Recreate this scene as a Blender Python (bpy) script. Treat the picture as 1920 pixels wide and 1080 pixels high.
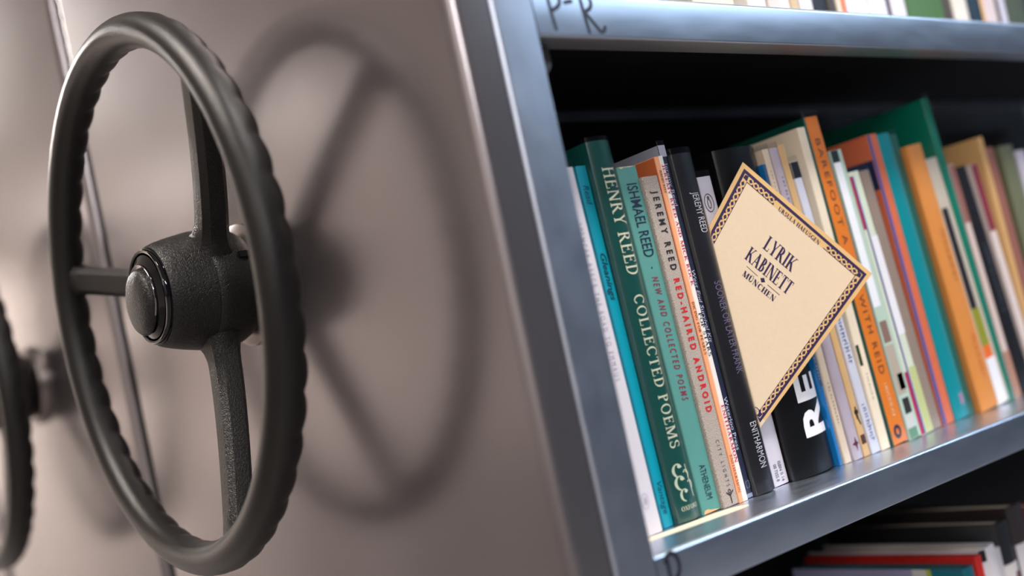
import bpy, bmesh, math, random
from mathutils import Vector, Matrix

for o in list(bpy.data.objects):
    bpy.data.objects.remove(o)
SC = bpy.context.scene
COL = SC.collection
PI = math.pi
Z0 = 1.20                                   # height of the middle shelf above the floor

# ------------------------------------------------------------------ camera
cam = bpy.data.cameras.new('camera')
cam.sensor_fit = 'HORIZONTAL'
cam.sensor_width = 36.0
cam.lens = 2069.5 / 1920 * 36
cam.shift_y = 92.0 / 1920
cam.clip_start = 0.02
cam.dof.use_dof = True
cam.dof.focus_distance = 0.697
cam.dof.aperture_fstop = 2.4
cam.dof.aperture_blades = 9
camo = bpy.data.objects.new('camera', cam)
COL.objects.link(camo)
R0 = Vector((0.7671445129434684, -0.6052758421019847, -0.21243928833542533))
R1 = Vector((-0.14480990380409836, 0.15921784080924808, -0.9765652927112906))
R2 = Vector((0.6249155047052174, 0.7799300187425627, 0.03449315646978829))
m = Matrix.Identity(4)
for i in range(3):
    m[i][0] = R0[i]
    m[i][1] = -R1[i]
    m[i][2] = -R2[i]
    m[i][3] = (-0.33972341, -0.41735659, 0.10635749 + Z0)[i]
camo.matrix_world = m
SC.camera = camo

# ------------------------------------------------------------------ world, lamps, exposure
SC.view_settings.view_transform = 'Standard'
SC.view_settings.look = 'None'
SC.view_settings.gamma = 1.0
SC.view_settings.use_curve_mapping = False
SC.view_settings.exposure = 0.0
wld = bpy.data.worlds.new('World')
SC.world = wld
wld.use_nodes = True
wld.node_tree.nodes['Background'].inputs[0].default_value = (0.62, 0.74, 1.0, 1)
wld.node_tree.nodes['Background'].inputs[1].default_value = 0.10
CEIL = 3.1


def area(name, loc, target, sx, sy, power, color, spread=PI):
    l = bpy.data.lights.new(name, 'AREA')
    l.shape = 'RECTANGLE'
    l.size = sx
    l.size_y = sy
    l.energy = power
    l.color = color
    l.spread = spread
    o = bpy.data.objects.new(name, l)
    COL.objects.link(o)
    o.location = loc
    d = Vector(target) - Vector(loc)
    o.rotation_euler = d.to_track_quat('-Z', 'Y').to_euler()
    return o


# unseen ceiling lights: one over the open aisle, a warm set by the gangway, partly added for reflections and highlights, a cool one far down the aisle
area('aisle_lamp', (0.55, -0.80, CEIL - 0.05), (0.55, -0.80, 0), 1.3, 0.3, 56, (1.0, 0.96, 0.92))
area('unseen_gangway_light', (-1.5, 7.1, CEIL - 0.05), (-1.5, 7.1, 0), 0.35, 1.4, 130, (1.0, 0.92, 0.86), 2.4)  # added wash light, brightens the far wall that the panel reflects
area('unseen_gangway_light', (-0.06, 4.4, CEIL - 0.05), (-0.06, 4.4, 0), 0.3, 1.8, 200, (1.0, 0.93, 0.88))
area('unseen_side_light', (-2.75, 6.9, CEIL - 0.05), (-2.75, 6.9, 0), 0.7, 1.8, 15, (1.0, 0.92, 0.86))  # added wall wash, lifts the left side of the panel reflection
area('unseen_side_light', (-2.9, 4.9, CEIL - 0.05), (-2.9, 4.9, 0), 0.5, 1.0, 7, (1.0, 0.92, 0.84))
area('unseen_gangway_light', (-1.0, 0.35, CEIL - 0.05), (-1.0, 0.35, 0), 0.35, 1.2, 40, (1.0, 0.90, 0.82), 2.2)
area('unseen_gangway_light', (-2.4, -2.0, CEIL - 0.05), (-2.4, -2.0, 0), 0.35, 1.2, 40, (1.0, 0.95, 0.92))  # added for the highlight on the rounded panel corner
area('unseen_gangway_light', (-1.5, -4.2, CEIL - 0.05), (-1.5, -4.2, 0), 0.35, 1.6, 150, (1.0, 0.96, 0.96))  # added for corner highlights and to brighten the front flange
area('aisle_far_lamp', (3.0, -1.7, CEIL - 0.05), (3.0, -1.7, 0), 1.6, 0.4, 82, (0.56, 0.76, 1.0))


# ------------------------------------------------------------------ materials
def mat(name, color, rough=0.5, metal=0.0, spec=0.5, noise=0.0, nscale=60.0, bump=0.0, bscale=400.0,
        rvar=0.0, coat=0.0, stretch=None, bdist=0.0005):
    M = bpy.data.materials.new(name)
    M.use_nodes = True
    nt = M.node_tree
    b = nt.nodes['Principled BSDF']
    b.inputs['Base Color'].default_value = (*color, 1)
    b.inputs['Roughness'].default_value = rough
    b.inputs['Metallic'].default_value = metal
    b.inputs['Specular IOR Level'].default_value = spec
    b.inputs['Coat Weight'].default_value = coat
    b.inputs['Coat Roughness'].default_value = 0.08
    tc = nt.nodes.new('ShaderNodeTexCoord')
    src = tc.outputs['Object']
    if stretch:
        mp = nt.nodes.new('ShaderNodeMapping')
        mp.inputs['Scale'].default_value = stretch
        nt.links.new(src, mp.inputs['Vector'])
        src = mp.outputs['Vector']
    n = nt.nodes.new('ShaderNodeTexNoise')
    n.inputs['Scale'].default_value = nscale
    n.inputs['Detail'].default_value = 4
    nt.links.new(src, n.inputs['Vector'])
    if noise > 0:
        mx = nt.nodes.new('ShaderNodeMix')
        mx.data_type = 'RGBA'
        mx.inputs['A'].default_value = (*[max(0, c * (1 - noise)) for c in color], 1)
        mx.inputs['B'].default_value = (*[min(1, c * (1 + noise)) for c in color], 1)
        nt.links.new(n.outputs['Fac'], mx.inputs['Factor'])
        nt.links.new(mx.outputs['Result'], b.inputs['Base Color'])
    if rvar > 0:
        mr = nt.nodes.new('ShaderNodeMapRange')
        mr.inputs['From Min'].default_value = 0.3
        mr.inputs['From Max'].default_value = 0.7
        mr.inputs['To Min'].default_value = max(0.02, rough - rvar)
        mr.inputs['To Max'].default_value = rough + rvar
        nt.links.new(n.outputs['Fac'], mr.inputs['Value'])
        nt.links.new(mr.outputs['Result'], b.inputs['Roughness'])
    if bump > 0:
        n2 = nt.nodes.new('ShaderNodeTexNoise')
        n2.inputs['Scale'].default_value = bscale
        n2.inputs['Detail'].default_value = 3
        nt.links.new(src, n2.inputs['Vector'])
        bp = nt.nodes.new('ShaderNodeBump')
        bp.inputs['Strength'].default_value = bump
        bp.inputs['Distance'].default_value = bdist
        nt.links.new(n2.outputs['Fac'], bp.inputs['Height'])
        nt.links.new(bp.outputs['Normal'], b.inputs['Normal'])
    return M


def leather(name, color, rough, scale, strength):
    M = mat(name, color, rough, spec=0.34)
    nt = M.node_tree
    b = nt.nodes['Principled BSDF']
    tc = nt.nodes.new('ShaderNodeTexCoord')
    nz = nt.nodes.new('ShaderNodeTexNoise')
    nz.inputs['Scale'].default_value = scale * 0.6
    nt.links.new(tc.outputs['Object'], nz.inputs['Vector'])
    ad = nt.nodes.new('ShaderNodeMix')
    ad.data_type = 'RGBA'
    ad.inputs['Factor'].default_value = 0.004
    nt.links.new(tc.outputs['Object'], ad.inputs['A'])
    nt.links.new(nz.outputs['Color'], ad.inputs['B'])
    v = nt.nodes.new('ShaderNodeTexVoronoi')
    v.feature = 'SMOOTH_F1'
    v.inputs['Scale'].default_value = scale
    v.inputs['Smoothness'].default_value = 0.6
    nt.links.new(ad.outputs['Result'], v.inputs['Vector'])
    bp = nt.nodes.new('ShaderNodeBump')
    bp.inputs['Strength'].default_value = strength
    bp.inputs['Distance'].default_value = 0.0006
    bp.invert = True
    nt.links.new(v.outputs['Distance'], bp.inputs['Height'])
    nt.links.new(bp.outputs['Normal'], b.inputs['Normal'])
    return M


def clear_film(name):
    M = bpy.data.materials.new(name)
    M.use_nodes = True
    nt = M.node_tree
    nt.nodes.clear()
    out = nt.nodes.new('ShaderNodeOutputMaterial')
    t = nt.nodes.new('ShaderNodeBsdfTransparent')
    t.inputs[0].default_value = (0.95, 0.95, 0.96, 1)
    g = nt.nodes.new('ShaderNodeBsdfGlossy')
    g.inputs['Roughness'].default_value = 0.16
    fr = nt.nodes.new('ShaderNodeLayerWeight')
    fr.inputs['Blend'].default_value = 0.5
    pw = nt.nodes.new('ShaderNodeMath')
    pw.operation = 'POWER'
    pw.inputs[1].default_value = 4.0
    nt.links.new(fr.outputs['Facing'], pw.inputs[0])
    mr = nt.nodes.new('ShaderNodeMapRange')
    mr.inputs['To Min'].default_value = 0.05
    mr.inputs['To Max'].default_value = 0.85
    mx = nt.nodes.new('ShaderNodeMixShader')
    tc = nt.nodes.new('ShaderNodeTexCoord')
    mp = nt.nodes.new('ShaderNodeMapping')
    mp.inputs['Scale'].default_value = (1, 1, 0.03)
    nz = nt.nodes.new('ShaderNodeTexNoise')
    nz.inputs['Scale'].default_value = 420
    bp = nt.nodes.new('ShaderNodeBump')
    bp.inputs['Strength'].default_value = 0.5
    bp.inputs['Distance'].default_value = 0.0008
    nt.links.new(tc.outputs['Object'], mp.inputs['Vector'])
    nt.links.new(mp.outputs['Vector'], nz.inputs['Vector'])
    nt.links.new(nz.outputs['Fac'], bp.inputs['Height'])
    nt.links.new(bp.outputs['Normal'], g.inputs['Normal'])
    nt.links.new(pw.outputs[0], mr.inputs['Value'])
    nt.links.new(mr.outputs['Result'], mx.inputs[0])
    nt.links.new(t.outputs[0], mx.inputs[1])
    nt.links.new(g.outputs[0], mx.inputs[2])
    nt.links.new(mx.outputs[0], out.inputs['Surface'])
    return M


def srgb(r, g, b):
    f = lambda c: (c / 255 / 12.92) if c / 255 <= 0.04045 else ((c / 255 + 0.055) / 1.055) ** 2.4
    return (f(r), f(g), f(b))


M_PANEL = mat('brushed_warm_panel', (0.255, 0.236, 0.245), 0.24, 0.86, rvar=0.02, nscale=9, bump=0.02, bscale=900, bdist=0.0002)
M_GALV = mat('galvanised_steel', (0.46, 0.50, 0.58), 0.36, 1.0, rvar=0.03, nscale=35, noise=0.05)
M_SHELF = mat('galvanised_shelf', (0.56, 0.61, 0.70), 0.33, 1.0, rvar=0.03, nscale=40, noise=0.05, stretch=(0.5, 2, 2))
M_DARK = mat('dark_sheet', (0.008, 0.008, 0.009), 0.8, spec=0.15)  # near black; inside the shelves this colour stands in for shade
M_RUBBER = leather('grained_black_rim', (0.006, 0.0057, 0.0054), 0.36, 1100, 0.22)
M_HUB = leather('grained_black_hub', (0.006, 0.0057, 0.0054), 0.38, 900, 0.6)
M_GLOSS = mat('glossy_black_ring', (0.004, 0.004, 0.005), 0.07, 0.0, spec=0.3)
M_RIMLINE = mat('bright_ring_line', (0.22, 0.21, 0.21), 0.10, 1.0)
M_FLANGE = mat('satin_flange', (0.34, 0.30, 0.28), 0.32, 1.0)
M_SHAFT = mat('dark_shaft', (0.03, 0.028, 0.027), 0.4)
M_INK = mat('marker_ink', (0.010, 0.009, 0.02), 0.5)
M_PAGE = mat('page_paper', srgb(226, 216, 196), 0.9, noise=0.10, nscale=900, stretch=(1, 0.02, 0.02))
M_FILM = clear_film('clear_film')
M_CARD = mat('card_stock', srgb(228, 206, 176), 0.62, noise=0.03, nscale=300, bump=0.12, bscale=1400)
M_CARDEDGE = mat('card_border', srgb(224, 184, 124), 0.6)
M_NAVY = mat('navy_print', srgb(44, 28, 72), 0.55)
_cm = {}


def paint(rgb, rough=0.38, coat=0.0, noise=0.04):
    k = (rgb, rough, coat, noise)
    if k not in _cm:
        _cm[k] = mat('print_%d_%d_%d' % rgb, srgb(*rgb), rough, coat=coat, noise=noise, nscale=140)
    return _cm[k]


# ------------------------------------------------------------------ mesh helpers
def build(name, verts, faces, material, parent=None, smooth=None, loc=None):
    me = bpy.data.meshes.new(name)
    me.from_pydata([tuple(v) for v in verts], [], faces)
    me.update()
    mats = material if isinstance(material, (list, tuple)) else [material]
    for mm in mats:
        me.materials.append(mm)
    bm = bmesh.new()
    bm.from_mesh(me)
    bmesh.ops.recalc_face_normals(bm, faces=bm.faces)
    bm.to_mesh(me)
    bm.free()
    o = bpy.data.objects.new(name, me)
    COL.objects.link(o)
    if parent is not None:
        o.parent = parent
    if loc:
        o.location = loc
    if smooth is not None:
        for p in me.polygons:
            p.use_smooth = True
        me.set_sharp_from_angle(angle=math.radians(smooth))
    return o


class MB:
    """collects shapes into one mesh"""
    def __init__(s):
        s.v = []
        s.f = []

    def add(s, vs, fs):
        n = len(s.v)
        s.v += [tuple(v) for v in vs]
        s.f += [tuple(i + n for i in f) for f in fs]

    def box(s, a, b):
        (x0, y0, z0), (x1, y1, z1) = a, b
        s.add([(x0, y0, z0), (x1, y0, z0), (x1, y1, z0), (x0, y1, z0), (x0, y0, z1), (x1, y0, z1), (x1, y1, z1), (x0, y1, z1)],
              [(0, 3, 2, 1), (4, 5, 6, 7), (0, 1, 5, 4), (1, 2, 6, 5), (2, 3, 7, 6), (3, 0, 4, 7)])

    def prism(s, poly, axis, a, b):
        """closed 2-D outline extruded along an axis: 'z' -> (x,y), 'x' -> (y,z)"""
        n = len(poly)
        if axis == 'z':
            vs = [(p[0], p[1], a) for p in poly] + [(p[0], p[1], b) for p in poly]
        else:
            vs = [(a, p[0], p[1]) for p in poly] + [(b, p[0], p[1]) for p in poly]
        fs = [(i, (i + 1) % n, n + (i + 1) % n, n + i) for i in range(n)]
        fs += [tuple(range(n)), tuple(range(2 * n - 1, n - 1, -1))]
        s.add(vs, fs)

    def build(s, name, material, parent=None, smooth=None, loc=None):
        return build(name, s.v, s.f, material, parent, smooth, loc)


def arc(cx, cy, r, a0, a1, n=8):
    return [(cx + r * math.cos(a0 + (a1 - a0) * i / n), cy + r * math.sin(a0 + (a1 - a0) * i / n)) for i in range(n + 1)]


def empty(name, loc, label=None, cat=None, group=None, kind=None, rot=(0, 0, 0)):
    o = bpy.data.objects.new(name, None)
    o.empty_display_size = 0.03
    COL.objects.link(o)
    o.location = loc
    o.rotation_euler = rot
    tag(o, label, cat, group, kind)
    return o


def tag(o, label=None, cat=None, group=None, kind=None):
    if label:
        o['label'] = label
    if cat:
        o['category'] = cat
    if group:
        o['group'] = group
    if kind:
        o['kind'] = kind
    return o


def copy_tree(o, parent=None):
    c = o.copy()
    COL.objects.link(c)
    if parent is not None:
        c.parent = parent
    for ch in [k for k in bpy.data.objects if k.parent == o]:
        copy_tree(ch, c)
    return c


# ------------------------------------------------------------------ the room
def slab(name, a, b, material):
    q = MB()
    q.box(a, b)
    return tag(q.build(name, material), kind='structure')


M_FLOOR = mat('floor_vinyl', (0.24, 0.22, 0.21), 0.5, noise=0.15, nscale=8)
M_CEIL = mat('ceiling_paint', (0.80, 0.77, 0.74), 0.9)
M_WALL = mat('wall_paint', (0.66, 0.60, 0.56), 0.8, noise=0.04, nscale=3)
slab('floor', (-3.2, -6.0, -0.1), (4.5, 8.0, 0.0), M_FLOOR)
slab('ceiling', (-3.2, -6.0, CEIL), (4.5, 8.0, CEIL + 0.1), M_CEIL)
slab('wall_left', (-3.3, -6.0, 0.0), (-3.2, 8.0, CEIL), M_WALL)
slab('added_dark_band_1', (-3.2, -6.0, 0.0), (-3.19, 8.0, 1.0), mat('dark_band_paint', (0.22, 0.20, 0.20), 0.6))  # added dark band out of view, darkens the lower panel reflection
slab('wall_back', (-3.2, 8.0, 0.0), (4.5, 8.1, CEIL), M_WALL)

# ------------------------------------------------------------------ the mobile shelf units
PW = 0.530          # unit depth (y)
PITCH = 0.5518
XEND = 1.05


def panel_mesh():
    q = MB()
    r = 0.0075
    poly = [(0.0249, 0.0)] + arc(r, r, r, -PI / 2, -PI, 12) + arc(r, PW - r, r, PI, PI / 2, 12) + [(0.0249, PW)]
    q.prism(poly, 'z', 0.06, 2.12)
    return q


def post_mesh(x0, x1, flip=False):
    q = MB()
    r = 0.0032
    poly = [(x1, 0.0005)] + [(x1 - 0.0005, 0.0)] + arc(x0 + r, r, r, -PI / 2, -PI, 8) + [(x0, 0.05), (x1, 0.05)]
    q.prism(poly, 'z', 0.06, 2.10)
    return q


def shelf_mesh():
    """folded sheet shelf: top, rounded front lip, inward return; rear down-turn"""
    t = 0.0013
    r = 0.0026
    hl = 0.0255
    d = 0.20
    outer = [(d, -0.013), (d, 0.0)] + arc(r, -r, r, PI / 2, PI, 8) + arc(0.0012, -hl + 0.0012, 0.0012, PI, 1.5 * PI, 4) + [(0.018, -hl)]
    inner = [(0.018, -hl + t), (t, -hl + t), (t, -t - 0.001), (t + 0.001, -t), (d - t, -t), (d - t, -0.013)]
    q = MB()
    q.prism(outer + inner, 'x', 0.0558, XEND - 0.0005)
    return q


unit = empty('mobile_shelf_unit', (0, 0, 0), 'grey steel mobile shelf unit whose open shelves hold the rows of books', 'shelf unit',
             'mobile shelf units side by side')
panel_mesh().build('end_panel', M_PANEL, unit, smooth=40)
post_mesh(0.0268, 0.0554).build('upright', M_GALV, unit, smooth=40)
pp = MB()
pp.box((XEND, 0.0, 0.06), (XEND + 0.03, 0.05, 2.10))
pp.build('upright', M_GALV, unit)
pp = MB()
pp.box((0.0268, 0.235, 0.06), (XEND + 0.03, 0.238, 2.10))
pp.build('back_shade_sheet', M_DARK, unit)  # near-black sheet stands in for the unlit space behind the books
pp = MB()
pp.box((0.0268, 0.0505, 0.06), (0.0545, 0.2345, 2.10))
pp.build('side_sheet', M_DARK, unit)  # interior shade put into its near-black colour
pp = MB()
pp.box((0.0, 0.0, 0.01), (XEND + 0.03, PW, 0.0599))
pp.build('carriage', M_DARK, unit)
SP = 0.3030
shelves = []
for k in (-3, -2, -1, 0, 1, 2):
    s = shelf_mesh().build('shelf', M_SHELF, unit, smooth=40)
    s.location = (0, 0, Z0 + k * SP)
    shelves.append(s)
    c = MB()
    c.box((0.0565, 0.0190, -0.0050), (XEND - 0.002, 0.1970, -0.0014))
    c.build('underside_shade_sheet', M_DARK, unit, loc=(0, 0, Z0 + k * SP))  # dark sheet added as the shade under the shelf
    if k in (0, 1):
        c = MB()
        poly = [(0.0, 0.0), (0.016, 0.0)] + arc(0.008, -0.008, 0.008, 0, -PI / 2, 6) + [(0.0, -0.016)]
        c.add([(0.0555 + x, 0.012, z) for x, z in poly] + [(0.0555 + x, 0.016, z) for x, z in poly],
              [tuple(range(len(poly))), tuple(range(2 * len(poly) - 1, len(poly) - 1, -1))] +
              [(i, (i + 1) % len(poly), len(poly) + (i + 1) % len(poly), len(poly) + i) for i in range(len(poly))])
        c.build('shelf_clip', M_SHAFT, unit, loc=(0, 0, Z0 + k * SP - 0.0262))


def plain_unit(n, label):
    u = empty('mobile_shelf_unit', (0, PITCH * n, 0), label, 'shelf unit', 'mobile shelf units side by side')
    panel_mesh().build('end_panel', M_PANEL, u, smooth=40)
    b = MB()
    b.box((0.026, 0.001, 0.06), (XEND + 0.03, PW - 0.001, 2.10))
    b.build('shelf_body', M_DARK, u)
    b = MB()
    b.box((0.0, 0.0, 0.01), (XEND + 0.03, PW, 0.0599))
    b.build('carriage', M_DARK, u)
    return u


plain_unit(1, 'grey end panel of the next unit, behind the steering wheel at the photo edge')
plain_unit(2, 'grey end panel showing only as the last sliver beyond the second wheel')


# ------------------------------------------------------------------ steering wheels
def make_wheel(loc, label):
    root = empty('steering_wheel', loc, label, 'steering wheel', 'steering wheel cranks on the end panels')
    RR, rt = 0.16931, 0.0107
    nb = 46
    NT, NP = nb * 10, 28
    vs, fs = [], []
    for i in range(NT):
        th = 2 * PI * i / NT
        er = Vector((0, -math.sin(th), math.cos(th)))
        wave = abs(math.sin(th * nb / 2))
        wave = wave ** 0.8
        for j in range(NP):
            ph = 2 * PI * j / NP
            cr, cx = math.cos(ph), math.sin(ph)          # cr outwards, cx towards the panel
            rear = max(0.0, cx) ** 1.2
            rad = rt * (1.0 + rear * (0.10 + 0.20 * wave))
            vs.append(er * (RR + rad * cr) + Vector((rad * cx, 0, 0)))
    for i in range(NT):
        for j in range(NP):
            a, b = i, (i + 1) % NT
            c, d = j, (j + 1) % NP
            fs.append((a * NP + c, b * NP + c, b * NP + d, a * NP + d))
    build('rim', vs, fs, M_RUBBER, root, smooth=60)

    def lathe(name, prof, material, smooth=35, parent=root, n=72, closed=False):
        v, f = [], []
        for (x, r) in prof:
            for i in range(n):
                a = 2 * PI * i / n
                v.append((x, r * math.cos(a), r * math.sin(a)))
        m_ = len(prof)
        for k in range(m_ - 1):
            for i in range(n):
                f.append((k * n + i, k * n + (i + 1) % n, (k + 1) * n + (i + 1) % n, (k + 1) * n + i))
        f.append(tuple(range(n)))
        f.append(tuple(range((m_ - 1) * n, m_ * n))[::-1])
        return build(name, v, f, material, parent, smooth)

    hub = lathe('hub', [(-0.0005, 0.0300), (-0.0015, 0.0318), (0.000, 0.0330), (0.004, 0.0345), (0.012, 0.0366), (0.022, 0.0386), (0.0268, 0.0395),
                        (0.0271, 0.0390), (0.0274, 0.0395), (0.034, 0.0400), (0.046, 0.0396), (0.052, 0.0382), (0.057, 0.0355), (0.0600, 0.0325), (0.0602, 0.02)], M_HUB, 60)
    # small slot at the back of the hub
    sl = MB()
    sl.box((-0.0038, -0.0022, -0.0020), (0.0038, 0.0022, 0.0026))
    s = sl.build('slot', M_DARK, hub)
    s.location = (0.0490, -0.0362, 0.0142)
    s.rotation_euler = (math.radians(69), 0.0, 0.0)
    lathe('cap_ring', [(-0.0012, 0.0312), (-0.0040, 0.0310), (-0.0052, 0.0300), (-0.0050, 0.0288), (-0.0044, 0.0280), (-0.0062, 0.024), (-0.0080, 0.020), (-0.0084, 0.010)], M_GLOSS, 50)
    lathe('cap_ring_line', [(-0.0048, 0.0305), (-0.0055, 0.0303), (-0.0055, 0.0301), (-0.0048, 0.0299)], M_RIMLINE, 60)
    cap = lathe('hub_cap', [(-0.0078, 0.0212), (-0.0100, 0.0210), (-0.0116, 0.0195), (-0.0130, 0.0160), (-0.0140, 0.0110), (-0.0145, 0.0055), (-0.0146, 0.0008)], M_HUB, 60)
    for v in cap.data.vertices:                 # the raised pad sits low and towards the rear side of the ring
        v.co.y += 0.0020
        v.co.z -= 0.0030
    lathe('cap_edge_line', [(-0.0076, 0.0214), (-0.0086, 0.0214), (-0.0088, 0.0212), (-0.0084, 0.0209)], M_RIMLINE, 60)
    for v in root.children[-1].data.vertices:
        v.co.y += 0.0020
        v.co.z -= 0.0030
    # three spokes, dished back from the rim to the middle of the hub
    for th in (45, 165, 285):
        t = math.radians(th)
        d = Vector((0, -math.sin(t), math.cos(t)))
        e = Vector((0, -math.cos(t), -math.sin(t)))
        n, sec = 22, []
        for k in range(n + 1):
            u = k / n
            r = 0.030 + (RR - 0.004 - 0.030) * u
            xc = 0.0345 - 0.0300 * u ** 1.3
            w = 0.0098 + 0.010 * max(0, 1 - u / 0.16) ** 2 + 0.0040 * max(0, (u - 0.9) / 0.1) ** 2
            dd = 0.0094 + 0.006 * max(0, 1 - u / 0.16) ** 2 - 0.0015 * u
            ring = []
            # flat front, ridge along the middle of the front-right face, rounded corners
            for (a, b) in ((-1, -0.55), (-0.62, -1.0), (0.0, -1.06), (0.62, -1.0), (1.0, -0.55), (1.04, 0.0), (1.0, 0.6), (0.6, 1.0), (-0.6, 1.0), (-1.0, 0.6), (-1.04, 0.0)):
                ring.append(d * r + e * (w * a) + Vector((xc + dd * b, 0, 0)))
            sec.append(ring)
        v = [p for ring in sec for p in ring]
        mm = len(sec[0])
        f = []
        for k in range(n):
            for i in range(mm):
                f.append((k * mm + i, k * mm + (i + 1) % mm, (k + 1) * mm + (i + 1) % mm, (k + 1) * mm + i))
        f.append(tuple(range(mm)))
        f.append(tuple(range(n * mm, (n + 1) * mm))[::-1])
        build('spoke', v, f, M_HUB, root, smooth=38)
    lathe('shaft', [(0.0595, 0.017), (0.0676, 0.017)], M_SHAFT, 40)
    lathe('flange', [(0.0612, 0.030), (0.0612, 0.0402), (0.0622, 0.0415), (0.0668, 0.0420), (0.0676, 0.0420)], M_FLANGE, 40)
    return root


WC = (-0.06764, 0.27316, 0.20551 + Z0)
wheel = make_wheel(WC, 'black three-spoke steering wheel, whole and nearest, mounted on the grey end panel')
w2 = copy_tree(wheel)
w2.location = (WC[0], WC[1] + PITCH, WC[2])
w2['label'] = 'blurred black steering wheel cut off by the left photo edge, behind the nearer wheel'


# ------------------------------------------------------------------ lettering
def q_(x0, y0, x1, y1, w):
    d = math.hypot(x1 - x0, y1 - y0) or 1
    nx, ny = -(y1 - y0) / d * w / 2, (x1 - x0) / d * w / 2
    return [(x0 + nx, y0 + ny), (x0 - nx, y0 - ny), (x1 - nx, y1 - ny), (x1 + nx, y1 + ny)]


def hd(x0, x1, yc0, yc1, wx):
    """diagonal cut flat at both ends: horizontal width wx"""
    return [(x0 - wx / 2, yc0), (x0 + wx / 2, yc0), (x1 + wx / 2, yc1), (x1 - wx / 2, yc1)]


def rc(x0, y0, x1, y1):
    return [(x0, y0), (x1, y0), (x1, y1), (x0, y1)]


def bow(cx, cy, rx, ry, a0, a1, wx, wy, n=14):
    out = []
    for i in range(n):
        p = []
        for a in (a0 + (a1 - a0) * i / n, a0 + (a1 - a0) * (i + 1) / n):
            c, s = math.cos(math.radians(a)), math.sin(math.radians(a))
            p.append(((cx + rx * c, cy + ry * s), (cx + (rx - wx) * c, cy + (ry - wy) * s)))
        out.append([p[0][0], p[1][0], p[1][1], p[0][1]])
    return out


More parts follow.
